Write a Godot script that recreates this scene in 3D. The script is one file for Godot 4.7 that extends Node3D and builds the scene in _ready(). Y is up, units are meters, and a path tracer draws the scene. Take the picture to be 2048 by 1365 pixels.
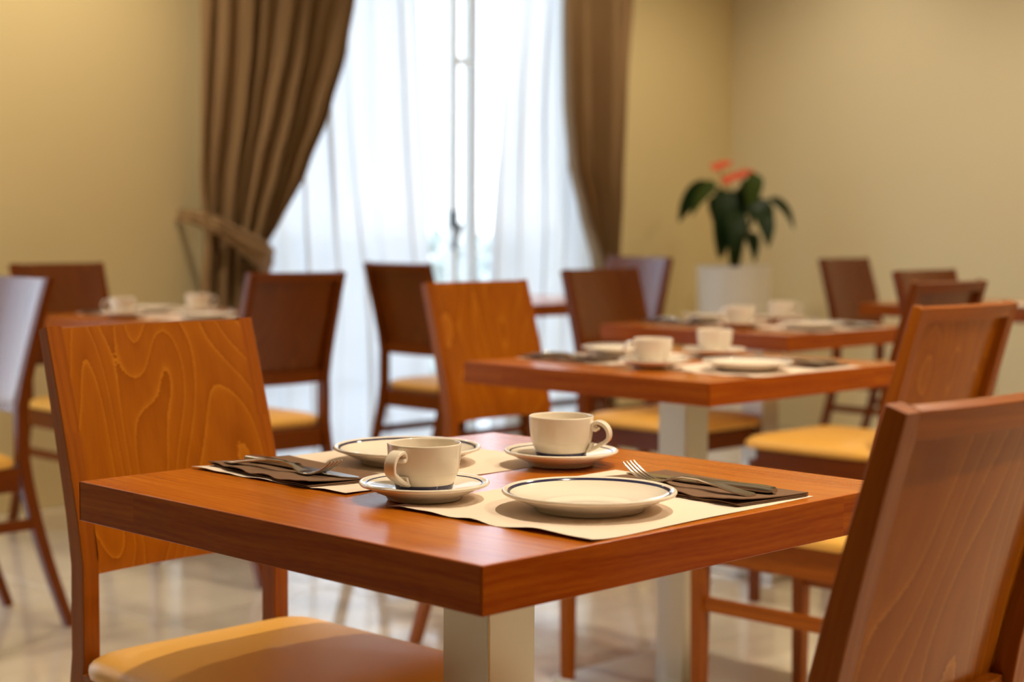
extends Node3D
# A hotel breakfast room. World axes follow the room: +X to the right-hand wall, -Z to the window wall,
# the near corner of the front table stands at the origin.

const WALL_Z := -4.5
const WALL_X := 6.2
const ROOM_X0 := -6.2
const ROOM_Z1 := 6.4
const CEIL := 2.9
const TOP := 0.75
const THICK := 0.0485
const SIDE := 0.71
const LAMP_TINT := Color(1.0, 0.925, 0.81)

var M := {}
var used := {}
var rng := RandomNumberGenerator.new()


# ------------------------------------------------------------------ mesh builder
class MB:
	var v := PackedVector3Array()
	var n := PackedVector3Array()
	var uv := PackedVector2Array()
	var ix := PackedInt32Array()

	func vert(p: Vector3, nn: Vector3, t: Vector2) -> int:
		v.append(p)
		n.append(nn)
		uv.append(t)
		return v.size() - 1

	# a triangle whose normals say which side is out; Godot's front faces run clockwise
	func tri(a: int, b: int, c: int) -> void:
		var g: Vector3 = (v[b] - v[a]).cross(v[c] - v[a])
		if g.length_squared() < 1e-20:
			return
		if g.dot(n[a] + n[b] + n[c]) > 0.0:
			ix.append_array(PackedInt32Array([a, c, b]))
		else:
			ix.append_array(PackedInt32Array([a, b, c]))

	func quad(a: int, b: int, c: int, d: int) -> void:
		tri(a, b, c)
		tri(a, c, d)

	# box with rounded-looking bevels; grain says along which axis the texture runs
	func box(t: Transform3D, size: Vector3, bevel := 0.002, grain := 0, sc := 1.0, off := Vector2.ZERO) -> void:
		var h := size * 0.5
		var b := minf(bevel, minf(h.x, minf(h.y, h.z)) * 0.9)
		var id := {}
		for sx in [-1, 1]:
			for sy in [-1, 1]:
				for sz in [-1, 1]:
					var s := Vector3(sx, sy, sz)
					for a in 3:
						var p := Vector3(s.x * (h.x - b), s.y * (h.y - b), s.z * (h.z - b))
						p[a] = s[a] * h[a]
						var nn := Vector3.ZERO
						nn[a] = s[a]
						var along := grain
						if along == a:
							along = 0 if a != 0 else 2
						var across := 3 - a - along
						id[[sx, sy, sz, a]] = vert(t * p, (t.basis * nn).normalized(), Vector2(p[along], p[across]) / sc + off + Vector2(0.37 * a, 0.21 * a))
		for a in 3:
			var o1 := (a + 1) % 3
			var o2 := (a + 2) % 3
			for s in [-1, 1]:
				var q := []
				for k in [[-1, -1], [1, -1], [1, 1], [-1, 1]]:
					var key := [0, 0, 0, a]
					key[a] = s
					key[o1] = k[0]
					key[o2] = k[1]
					q.append(id[key])
				quad(q[0], q[1], q[2], q[3])
			if b > 0.0:
				for s1 in [-1, 1]:
					for s2 in [-1, 1]:
						var k1 := [0, 0, 0, o1]
						k1[o1] = s1
						k1[o2] = s2
						k1[a] = -1
						var k2 := k1.duplicate()
						k2[a] = 1
						var k3 := k2.duplicate()
						k3[3] = o2
						var k4 := k1.duplicate()
						k4[3] = o2
						quad(id[k1], id[k2], id[k3], id[k4])
		if b > 0.0:
			for sx in [-1, 1]:
				for sy in [-1, 1]:
					for sz in [-1, 1]:
						tri(id[[sx, sy, sz, 0]], id[[sx, sy, sz, 1]], id[[sx, sy, sz, 2]])

	# a smooth grid of points, rows[r][c]; out points roughly outwards
	func grid(rows: Array, closed: bool, out_of: Callable, tile := Vector2.ONE) -> void:
		var R := rows.size()
		var C: int = rows[0].size()
		var cc := C + 1 if closed else C
		var base := v.size()
		for r in R:
			for c in cc:
				vert(rows[r][c % C], Vector3.ZERO, Vector2(float(c) / (cc - 1) * tile.x, float(r) / (R - 1) * tile.y))
		var acc := PackedVector3Array()
		acc.resize(R * cc)
		for r in R - 1:
			for c in cc - 1:
				var a := r * cc + c
				var fa := v[base + a]
				var fb := v[base + a + 1]
				var fc := v[base + a + cc + 1]
				var fd := v[base + a + cc]
				var g := (fc - fa).cross(fd - fb)
				acc[a] += g
				acc[a + 1] += g
				acc[a + cc] += g
				acc[a + cc + 1] += g
		if closed:
			for r in R:
				var s := acc[r * cc] + acc[r * cc + cc - 1]
				acc[r * cc] = s
				acc[r * cc + cc - 1] = s
		var vote := 0.0
		for i in R * cc:
			acc[i] = acc[i].normalized()
			vote += acc[i].dot(out_of.call(v[base + i]))
		var sg := 1.0 if vote >= 0.0 else -1.0
		for i in R * cc:
			n[base + i] = acc[i] * sg
		for r in R - 1:
			for c in cc - 1:
				var a := base + r * cc + c
				quad(a, a + 1, a + cc + 1, a + cc)

	# surface of revolution round y through `at`; breaks in the profile are written as repeated points
	func lathe(profile: Array, at: Vector3, k := 48, tile := Vector2.ONE) -> void:
		var part := []
		for i in profile.size():
			if i > 0 and (profile[i] as Vector2).is_equal_approx(profile[i - 1]):
				_lathe(part, at, k, tile)
				part = []
			part.append(profile[i])
		_lathe(part, at, k, tile)

	func _lathe(p: Array, at: Vector3, k: int, tile: Vector2) -> void:
		if p.size() < 2:
			return
		var base := v.size()
		for r in p.size():
			var a: Vector2 = p[maxi(r - 1, 0)]
			var b: Vector2 = p[mini(r + 1, p.size() - 1)]
			var d := (b - a).normalized()
			for c in k + 1:
				var an := TAU * c / k
				var q: Vector2 = p[r]
				vert(at + Vector3(cos(an) * q.x, q.y, sin(an) * q.x), Vector3(cos(an) * d.y, -d.x, sin(an) * d.y), Vector2(float(c) / k * tile.x, float(r) / (p.size() - 1) * tile.y))
		for r in p.size() - 1:
			for c in k:
				var a := base + r * (k + 1) + c
				quad(a, a + 1, a + k + 2, a + k + 1)

	# rounded-rectangle section swept along a path; rt are the unit directions of the half width hw, the half height hh stands across
	func sweep(path: Array, rt: Array, hw: Array, hh: Array, bevel := 0.002, uvs := Vector2(1.0, 1.0), off := Vector2.ZERO, round_k := 0) -> void:
		var base := v.size()
		var N := path.size()
		var run := 0.0
		var K := 16 if round_k == 0 else round_k + 1
		for i in N:
			var a: Vector3 = path[maxi(i - 1, 0)]
			var b: Vector3 = path[mini(i + 1, N - 1)]
			var d := (b - a).normalized()
			var x: Vector3 = rt[i] if rt.size() > 1 else rt[0]
			x = (x - d * x.dot(d)).normalized()
			var y := d.cross(x)
			var w: float = hw[i] if hw.size() > 1 else hw[0]
			var hgt: float = hh[i] if hh.size() > 1 else hh[0]
			if i > 0:
				run += (path[i] - path[i - 1]).length()
			if round_k > 0:
				for k in K:
					var an := TAU * k / round_k
					var nn := (x * cos(an) / maxf(w, 1e-5) + y * sin(an) / maxf(hgt, 1e-5)).normalized()
					vert(path[i] + x * cos(an) * w + y * sin(an) * hgt, nn, Vector2(run * uvs.x, float(k) / round_k * uvs.y) + off)
			else:
				var bv := minf(bevel, minf(w, hgt) * 0.8)
				# eight corner points, each twice: for the face before and after
				var cs := [Vector2(w - bv, -hgt), Vector2(w, -hgt + bv), Vector2(w, hgt - bv), Vector2(w - bv, hgt), Vector2(-w + bv, hgt), Vector2(-w, hgt - bv), Vector2(-w, -hgt + bv), Vector2(-w + bv, -hgt)]
				var ns := [Vector2(0, -1), Vector2(1, 0), Vector2(1, 0), Vector2(0, 1), Vector2(0, 1), Vector2(-1, 0), Vector2(-1, 0), Vector2(0, -1)]
				for k in 8:
					var q: Vector2 = cs[k]
					var nn: Vector3 = x * ns[k].x + y * ns[k].y
					var tv := q.y if absf(ns[k].x) > 0.5 else q.x
					for rep in 2:
						vert(path[i] + x * q.x + y * q.y, nn, Vector2(run * uvs.x, tv * uvs.y + 0.31 * absf(ns[k].x)) + off)
		if round_k > 0:
			for i in N - 1:
				for k in round_k:
					var a := base + i * K + k
					quad(a, a + 1, a + K + 1, a + K)
		else:
			for i in N - 1:
				for k in 8:
					var a := base + i * K + k * 2 + 1
					var b := base + i * K + ((k + 1) % 8) * 2
					quad(a, b, b + K, a + K)
		for e in [0, N - 1]:
			var d: Vector3 = (path[0] - path[1]).normalized() if e == 0 else (path[N - 1] - path[N - 2]).normalized()
			var c := vert(path[e], d, off)
			var ring := []
			for k in K:
				var p := v[base + e * K + k]
				ring.append(vert(p, d, Vector2((p - path[e]).x, (p - path[e]).y) * uvs.y + off))
			for k in K:
				tri(c, ring[k], ring[(k + 1) % K])

	func mesh() -> ArrayMesh:
		var a := []
		a.resize(Mesh.ARRAY_MAX)
		a[Mesh.ARRAY_VERTEX] = v
		a[Mesh.ARRAY_NORMAL] = n
		a[Mesh.ARRAY_TEX_UV] = uv
		a[Mesh.ARRAY_INDEX] = ix
		var m := ArrayMesh.new()
		m.add_surface_from_arrays(Mesh.PRIMITIVE_TRIANGLES, a)
		return m


func at(p: Vector3, turn := 0.0) -> Transform3D:
	return Transform3D(Basis(Vector3.UP, turn), p)


# ------------------------------------------------------------------ naming
func numbered(called: String) -> String:
	var k: int = used.get(called, 0)
	used[called] = k + 1
	return called if k == 0 else "%s_%03d" % [called, k]


func tag(o: Node, label: String, category: String, group := "") -> Node:
	o.set_meta("label", label)
	o.set_meta("category", category)
	if group:
		o.set_meta("group", group)
	return o


func thing(called: String, label: String, category: String, where: Vector3, turn := 0.0, group := "") -> Node3D:
	var o := Node3D.new()
	o.name = numbered(called)
	add_child(o)
	o.position = where
	o.rotation.y = turn
	tag(o, label, category, group)
	return o


func part(called: String, b: MB, m: Material, parent: Node, label := "") -> MeshInstance3D:
	return put(called, b.mesh(), m, parent, label)


func put(called: String, mesh: Mesh, m: Material, parent: Node, label := "") -> MeshInstance3D:
	var o := MeshInstance3D.new()
	o.name = numbered(called) if parent == self else called
	o.mesh = mesh
	o.material_override = m
	o.cast_shadow = GeometryInstance3D.SHADOW_CASTING_SETTING_ON
	parent.add_child(o, true)
	if label:
		o.set_meta("label", label)
	return o


func struct(called: String, b: MB, m: Material) -> MeshInstance3D:
	var o := part(called, b, m, self)
	o.set_meta("kind", "structure")
	return o


func copy(o: Node3D, called: String, where: Vector3, turn: float, label: String, group := "") -> Node3D:
	var c: Node3D = o.duplicate()
	c.name = numbered(called)
	add_child(c)
	c.position = where
	c.rotation.y = turn
	c.set_meta("label", label)
	if group:
		c.set_meta("group", group)
	return c


# ------------------------------------------------------------------ computed textures
func noise(s: int, f: float, oct := 1) -> FastNoiseLite:
	var q := FastNoiseLite.new()
	q.seed = s
	q.noise_type = FastNoiseLite.TYPE_SIMPLEX_SMOOTH
	q.frequency = f
	q.fractal_type = FastNoiseLite.FRACTAL_FBM if oct > 1 else FastNoiseLite.FRACTAL_NONE
	q.fractal_octaves = oct
	return q


func picture(w: int, h: int, f: Callable) -> ImageTexture:
	var im := Image.create_empty(w, h, false, Image.FORMAT_RGB8)
	for y in h:
		for x in w:
			im.set_pixel(x, y, f.call(x, y))
	return ImageTexture.create_from_image(im)


# straight-grained veneer, grain along u
func veneer(s: int, w: int, h: int, dark: Color, light: Color, band: float) -> ImageTexture:
	var a := noise(s, 1.0, 2)
	var b := noise(s + 7, 1.0)
	return picture(w, h, func(x, y):
		var bend := a.get_noise_2d(x * 0.0014, y * 0.004) * 9.0
		var broad := a.get_noise_2d(x * 0.0007 + 40.0, (y + bend) * 0.024 * band)
		var fine := b.get_noise_2d(x * 0.0035, (y + bend) * 0.21)
		var pore := b.get_noise_2d(x * 0.03 + 9.0, y * 0.7)
		var t := clampf(0.5 + 0.42 * broad + 0.34 * fine + 0.16 * pore, 0.0, 1.0)
		return dark.lerp(light, t))


# rotary-cut veneer with cathedral figure, grain along v
func figured(s: int, w: int, h: int, dark: Color, light: Color, line: Color, rings: float, straight := 0.8) -> ImageTexture:
	var a := noise(s, 1.0)
	var b := noise(s + 3, 1.0, 2)
	return picture(w, h, func(x, y):
		var px := float(x) / w
		var py := float(y) / h
		var jag := b.get_noise_2d(px * 26.0, py * 60.0) * 0.035
		var f := a.get_noise_2d(px * 2.3, py * 0.78) * rings + jag + px * straight
		var t: float = f - floorf(f)
		var edge := exp(-t * 13.0)
		var shade := exp(-(1.0 - t) * 6.0)
		var fine := b.get_noise_2d(px * 90.0, py * 5.0) * 0.2 + b.get_noise_2d(px * 9.0 + 5.0, py * 3.0) * 0.28
		var c := dark.lerp(light, clampf(0.66 - 0.6 * shade + fine, 0.0, 1.0))
		return c.lerp(line, edge * 0.85))


func grey_noise(s: int, w: int, h: int, fx: float, fy: float, oct: int, lo := 0.0, hi := 1.0) -> ImageTexture:
	var a := noise(s, 1.0, oct)
	return picture(w, h, func(x, y):
		var t := clampf(0.5 + 0.5 * a.get_noise_2d(x * fx, y * fy), 0.0, 1.0)
		var g := lerpf(lo, hi, t)
		return Color(g, g, g))


func mat(color: Color, rough: float, spec := 0.5, metal := 0.0) -> StandardMaterial3D:
	var m := StandardMaterial3D.new()
	m.albedo_color = color
	m.roughness = rough
	m.metallic_specular = spec
	m.metallic = metal
	return m


func lin(r: float, g: float, b: float) -> Color:
	return Color(r, g, b).linear_to_srgb()


func textured(t: Texture2D, rough: float, sc := Vector3.ONE, spec := 0.5) -> StandardMaterial3D:
	var m := mat(Color.WHITE, rough, spec)
	m.albedo_texture = t
	m.uv1_scale = sc
	return m


func make_materials() -> void:
	# wood
	var top_tex := veneer(11, 1024, 512, lin(0.42, 0.098, 0.004), lin(0.60, 0.184, 0.012), 1.0)
	var edge_tex := veneer(19, 1024, 128, lin(0.25, 0.042, 0.002), lin(0.42, 0.104, 0.004), 1.6)
	M.edge = textured(edge_tex, 0.24, Vector3(1, 5, 1), 0.33)
	M.table = textured(top_tex, 0.2, Vector3.ONE, 0.4)
	var frame_tex := veneer(31, 512, 256, lin(0.25, 0.058, 0.003), lin(0.38, 0.099, 0.005), 0.8)
	M.frame = textured(frame_tex, 0.26, Vector3.ONE, 0.35)
	M.frame_shaded = textured(frame_tex, 0.26, Vector3.ONE, 0.35)
	M.frame_shaded.albedo_color = lin(0.52, 0.43, 0.38)  # same frame wood, with the dimmer far light put into its colour
	M.panel = []
	for k in 4:
		var pt := figured(90 + k * 13, 512, 512, lin(0.27, 0.066, 0.0025), lin(0.38, 0.104, 0.004), lin(0.55, 0.195, 0.013), [3.1, 1.6, 1.8, 2.8][k], [0.8, 7.0, 1.5, 2.5][k])
		M.panel.append(textured(pt, 0.21, Vector3.ONE, 0.32))
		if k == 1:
			M.panel_shaded = textured(pt, 0.20, Vector3.ONE, 0.5)
			M.panel_shaded.albedo_color = lin(0.45, 0.36, 0.32)  # same veneer, darkened to carry the shade on the far chairs
	# upholstery
	var hide := FastNoiseLite.new()
	hide.seed = 5
	hide.noise_type = FastNoiseLite.TYPE_CELLULAR
	hide.frequency = 0.13
	var hide_tex := picture(256, 256, func(x, y):
		var g := clampf(0.5 + 0.5 * hide.get_noise_2d(x, y), 0.0, 1.0)
		return Color(g, g, g))
	M.vinyl = mat(lin(0.86, 0.46, 0.085), 0.42, 0.45)
	M.vinyl.heightmap_enabled = true
	M.vinyl.heightmap_texture = hide_tex
	M.vinyl.heightmap_scale = 0.03
	M.vinyl.uv1_scale = Vector3(6, 6, 6)
	# crockery
	M.china = mat(lin(0.86, 0.765, 0.63), 0.06, 0.42)
	M.blue = mat(lin(0.022, 0.022, 0.075), 0.1, 0.55)
	# metal
	var brush := grey_noise(3, 256, 256, 0.9, 0.012, 2, 0.3, 0.7)
	M.steel = mat(lin(0.70, 0.665, 0.60), 0.34, 0.5, 1.0)
	M.steel.heightmap_enabled = true
	M.steel.heightmap_texture = brush
	M.steel.heightmap_scale = 0.01
	M.steel.uv1_scale = Vector3(6, 6, 6)
	M.cutlery = mat(lin(0.62, 0.58, 0.52), 0.16, 0.5, 1.0)
	M.black = mat(lin(0.02, 0.022, 0.025), 0.4)
	# paper and cloth
	var paper := grey_noise(17, 256, 256, 0.25, 0.25, 3, 0.94, 1.0)
	M.paper = textured(paper, 0.85, Vector3(3, 3, 3), 0.3)
	M.paper.albedo_color = lin(0.87, 0.72, 0.58)
	var weave := picture(128, 128, func(x, y):
		var g := 0.66 + 0.34 * (0.5 + 0.5 * sin(TAU * x / 8.0) * sin(TAU * (y + (4 if (x / 8) % 2 else 0)) / 8.0))
		return Color(g, g, g))
	M.napkin = textured(weave, 0.9, Vector3(14, 14, 14), 0.2)
	M.napkin.albedo_color = lin(0.31, 0.18, 0.108)
	M.napkin.heightmap_enabled = true
	M.napkin.heightmap_texture = weave
	M.napkin.heightmap_scale = 0.03
	var cloth := grey_noise(29, 256, 256, 0.6, 0.03, 2, 0.86, 1.0)
	M.drape = textured(cloth, 0.62, Vector3(4, 1, 1), 0.4)
	M.drape.albedo_color = lin(0.36, 0.225, 0.105)
	M.drape.rim_enabled = true
	M.drape.rim = 0.5
	M.sheer = mat(Color(0.89, 0.905, 0.92, 0.92), 1.0, 0.1)
	M.sheer.transparency = BaseMaterial3D.TRANSPARENCY_ALPHA
	M.sheer.backlight_enabled = true
	M.sheer.backlight = Color(0.9, 0.9, 0.9)
	M.sheer.cull_mode = BaseMaterial3D.CULL_DISABLED
	# room
	var plaster := grey_noise(41, 512, 512, 0.05, 0.05, 4, 0.4, 0.6)
	M.wall = mat(lin(0.76, 0.63, 0.34), 0.75, 0.3)
	M.wall.heightmap_enabled = true
	M.wall.heightmap_texture = plaster
	M.wall.heightmap_scale = 0.05
	M.wall.uv1_triplanar = true
	M.wall.uv1_world_triplanar = true
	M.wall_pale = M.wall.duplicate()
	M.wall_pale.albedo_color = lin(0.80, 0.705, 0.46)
	M.ceiling = mat(lin(0.78, 0.74, 0.64), 0.9, 0.2)
	var stone := grey_noise(53, 512, 512, 0.012, 0.02, 4, 0.93, 1.0)
	M.tile = textured(stone, 0.11, Vector3(1, 1, 1), 0.8)
	M.tile.albedo_color = lin(0.76, 0.67, 0.54)
	M.tile.clearcoat_enabled = true
	M.tile.clearcoat = 0.6
	M.tile.clearcoat_roughness = 0.06
	M.grout = mat(lin(0.33, 0.29, 0.22), 0.8)
	M.white = mat(lin(0.78, 0.77, 0.72), 0.35)
	M.pot = mat(lin(0.82, 0.77, 0.68), 0.4)
	M.pane = mat(Color(0.95, 0.98, 1.0, 0.06), 0.02)
	M.pane.transparency = BaseMaterial3D.TRANSPARENCY_ALPHA
	M.glow = mat(Color(1, 0.9, 0.75), 0.5)
	M.glow.emission_enabled = true
	M.glow.emission = LAMP_TINT
	M.glow.emission_energy_multiplier = 6.0
	# plant
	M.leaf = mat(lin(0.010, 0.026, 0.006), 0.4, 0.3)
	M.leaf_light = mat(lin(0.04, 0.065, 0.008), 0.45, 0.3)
	M.petal = mat(lin(0.62, 0.075, 0.035), 0.55, 0.25)
	M.spadix = mat(lin(0.75, 0.55, 0.22), 0.5)
	M.soil = mat(lin(0.035, 0.014, 0.010), 0.95)
	M.terrace = mat(lin(0.6, 0.58, 0.54), 0.8)
	M.hedge = mat(lin(0.62, 0.65, 0.60), 0.8)


# ------------------------------------------------------------------ the room
func room() -> void:
	# floor slab with a tile lying on it for each square
	var b := MB.new()
	b.box(at(Vector3((ROOM_X0 + WALL_X) / 2, -0.112, (WALL_Z + ROOM_Z1) / 2)), Vector3(WALL_X - ROOM_X0 + 0.5, 0.2, ROOM_Z1 - WALL_Z + 0.5), 0.0)
	var floor_ := struct("floor", b, M.grout)
	var ts := 0.6
	var shapes := []
	for k in 4:
		var t := MB.new()
		t.box(at(Vector3.ZERO), Vector3(ts - 0.003, 0.012, ts - 0.003), 0.0012, 0, 1.0, Vector2(k * 0.27, k * 0.61))
		shapes.append(t.mesh())
	var x := WALL_X - ts / 2
	while x > -3.4:
		var z := WALL_Z + ts / 2
		while z < 3.3:
			var o := put("floor_tile", shapes[rng.randi() % 4], M.tile, floor_)
			o.position = Vector3(x, -0.006, z)
			z += ts
		x -= ts
	# the floor outside the picture, behind the camera
	b = MB.new()
	var ex := x + ts / 2 - 0.003
	b.box(at(Vector3((ROOM_X0 + ex) / 2, -0.006, (WALL_Z + ROOM_Z1) / 2)), Vector3(ex - ROOM_X0, 0.012, ROOM_Z1 - WALL_Z), 0.001)
	b.box(at(Vector3((WALL_X + ex) / 2 + 0.002, -0.006, (3.303 + ROOM_Z1) / 2)), Vector3(WALL_X - ex - 0.004, 0.012, ROOM_Z1 - 3.303), 0.001)
	part("plain_floor", b, M.tile, floor_)
	b = MB.new()
	b.box(at(Vector3((ROOM_X0 + WALL_X) / 2, CEIL + 0.1, (WALL_Z + ROOM_Z1) / 2)), Vector3(WALL_X - ROOM_X0 + 0.5, 0.2, ROOM_Z1 - WALL_Z + 0.5), 0.0)
	struct("ceiling", b, M.ceiling)
	# window wall with two tall openings
	b = MB.new()
	var cuts := [[ROOM_X0 - 0.25, -1.0], [1.25, 2.95], [5.1, WALL_X + 0.25]]
	for c in cuts:
		b.box(at(Vector3((c[0] + c[1]) / 2, CEIL / 2, WALL_Z - 0.125)), Vector3(c[1] - c[0], CEIL, 0.25), 0.0)
	for c in [[-1.0, 1.25], [2.95, 5.1]]:
		b.box(at(Vector3((c[0] + c[1]) / 2, (CEIL + 2.55) / 2, WALL_Z - 0.125)), Vector3(c[1] - c[0], CEIL - 2.55, 0.25), 0.0)
	struct("wall_back", b, M.wall)
	b = MB.new()
	b.box(at(Vector3(WALL_X + 0.125, CEIL / 2, (WALL_Z + ROOM_Z1) / 2)), Vector3(0.25, CEIL, ROOM_Z1 - WALL_Z), 0.0)
	struct("wall_right", b, M.wall_pale)
	b = MB.new()
	b.box(at(Vector3(ROOM_X0 - 0.125, CEIL / 2, (WALL_Z + ROOM_Z1) / 2)), Vector3(0.25, CEIL, ROOM_Z1 - WALL_Z), 0.0)
	struct("wall_left", b, M.wall)
	b = MB.new()
	b.box(at(Vector3((ROOM_X0 + WALL_X) / 2, CEIL / 2, ROOM_Z1 + 0.125)), Vector3(WALL_X - ROOM_X0 + 0.5, CEIL, 0.25), 0.0)
	struct("wall_front", b, M.wall)
	window(2.95, 5.1, 4.262, 4.292, 4.37, 4.415)
	window(-1.0, 1.25, 0.05, 0.10, 0.15, 0.20)
	# outdoors: a terrace and a hedge
	b = MB.new()
	b.box(at(Vector3(3.0, -0.16, WALL_Z - 5.3)), Vector3(26, 0.2, 10), 0.0)
	struct("terrace", b, M.terrace)


func window(x0: float, x1: float, a0: float, a1: float, b0: float, b1: float) -> void:
	var h := 2.55
	var z := WALL_Z - 0.13
	var f := MB.new()
	for xx in [x0 + 0.025, x1 - 0.025]:
		f.box(at(Vector3(xx, h / 2, z)), Vector3(0.05, h, 0.07), 0.004)
	f.box(at(Vector3((x0 + x1) / 2, h - 0.03, z)), Vector3(x1 - x0 - 0.1, 0.06, 0.07), 0.004)
	f.box(at(Vector3((x0 + x1) / 2, 0.035, z)), Vector3(x1 - x0 - 0.1, 0.07, 0.07), 0.004)
	var w := part("window", f, M.white, self)
	w.name = "window_1" if x0 > 2.0 else "window_2"
	w.set_meta("kind", "structure")
	for s in [[a0, a1], [b0, b1]]:
		var st := MB.new()
		st.box(at(Vector3((s[0] + s[1]) / 2, h / 2, z)), Vector3(s[1] - s[0], h - 0.13, 0.06), 0.004)
		part("sash_stile", st, M.white, w)
	for s in [[x0 + 0.05, a0], [a1, b0], [b1, x1 - 0.05]]:
		var p := MB.new()
		p.box(at(Vector3((s[0] + s[1]) / 2, h / 2, z)), Vector3(s[1] - s[0], h - 0.13, 0.006), 0.0)
		part("pane", p, M.pane, w)
	# handle and stay
	var hd := MB.new()
	hd.box(at(Vector3(a0 - 0.012, 1.075, z + 0.043)), Vector3(0.038, 0.085, 0.026), 0.006)
	hd.sweep([Vector3(a0 - 0.012, 1.05, z + 0.055), Vector3(a0 - 0.012, 1.05, z + 0.085), Vector3(a0 - 0.03, 1.02, z + 0.095), Vector3(a0 - 0.065, 0.94, z + 0.095)], [Vector3.RIGHT], [0.011], [0.009], 0.004)
	part("handle", hd, M.black, w)
	var ly := MB.new()
	ly.sweep([Vector3(a1 - 0.01, 1.80, z + 0.04), Vector3(a1 + 0.03, 1.795, z + 0.045), Vector3(b0 + 0.02, 1.77, z + 0.04)], [Vector3.UP], [0.016], [0.006], 0.003)
	part("stay_latch", ly, M.steel, w)


func hedge() -> void:
	var o := thing("hedge", "pale green hedge outside, seen faintly through the gap between the sheer curtains", "hedge", Vector3(6.6, -0.06, WALL_Z - 3.4))
	var core := MB.new()
	core.box(at(Vector3(0, 0.4, 0)), Vector3(5.0, 0.8, 0.5), 0.1)
	part("branches", core, M.hedge, o)
	var lf := MB.new()
	leaf_shape(lf, Vector3.ZERO, Vector3(0.0, 0.05, 0.05), Vector3(0.0, 0.03, 0.1), 0.03, Vector3.RIGHT, 4)
	var mm := MultiMesh.new()
	mm.transform_format = MultiMesh.TRANSFORM_3D
	mm.mesh = lf.mesh()
	mm.instance_count = 2200
	for i in 2200:
		var p := Vector3(rng.randf_range(-2.55, 2.55), rng.randf_range(0.0, 0.88), rng.randf_range(0.1, 0.32))
		if i % 3 == 0:
			p.y = 0.78 + rng.randf() * 0.2
			p.z = rng.randf_range(-0.3, 0.3)
		var s := rng.randf_range(0.8, 1.5)
		mm.set_instance_transform(i, Transform3D(Basis.from_euler(Vector3(rng.randf_range(-1, 1), rng.randf() * TAU, rng.randf_range(-1, 1))).scaled(Vector3.ONE * s), p))
	var mi := MultiMeshInstance3D.new()
	mi.name = "leaves"
	mi.multimesh = mm
	mi.material_override = M.hedge
	o.add_child(mi)
	mi.set_meta("kind", "stuff")


func curve_at(pts: Array, y: float) -> float:
	if y >= pts[0].x:
		return pts[0].y
	for i in pts.size() - 1:
		if y >= pts[i + 1].x:
			var t: float = (y - pts[i + 1].x) / (pts[i].x - pts[i + 1].x)
			return lerpf(pts[i + 1].y, pts[i].y, smoothstep(0.0, 1.0, t) * 0.35 + t * 0.65)
	return pts[-1].y


# hanging cloth between two edges given as (height, x)
func hanging(left: Array, right: Array, z: float, folds: float, deep: float, y0: float, y1: float, s: int, tight := 0.0, lap := 0.10) -> MB:
	var wob := noise(s, 1.0)
	var rows := []
	for r in 61:
		var y := lerpf(y1, y0, r / 60.0)
		var l := curve_at(left, y)
		var q := curve_at(right, y)
		var row := []
		for c in 241:
			var t := c / 240.0
			var ph := TAU * folds * (t + 0.035 * wob.get_noise_2d(t * 5.0, y * 0.5)) + 0.5 * wob.get_noise_2d(3.0, y * 0.7)
			var amp := deep * (0.75 + 0.5 * wob.get_noise_2d(t * 7.0 + 20.0, y * 0.4))
			var w := sin(ph)
			var sharp := signf(w) * pow(absf(w), 0.7)
			row.append(Vector3(lerpf(l, q, t) + cos(ph) * (q - l) / folds * lap, y, z + amp * sharp + tight * deep * 0.5 * sin(ph * 2.3 + 1.0)))
		rows.append(row)
	var b := MB.new()
	b.grid(rows, false, func(_p): return Vector3(0, 0, 1))
	return b


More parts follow.
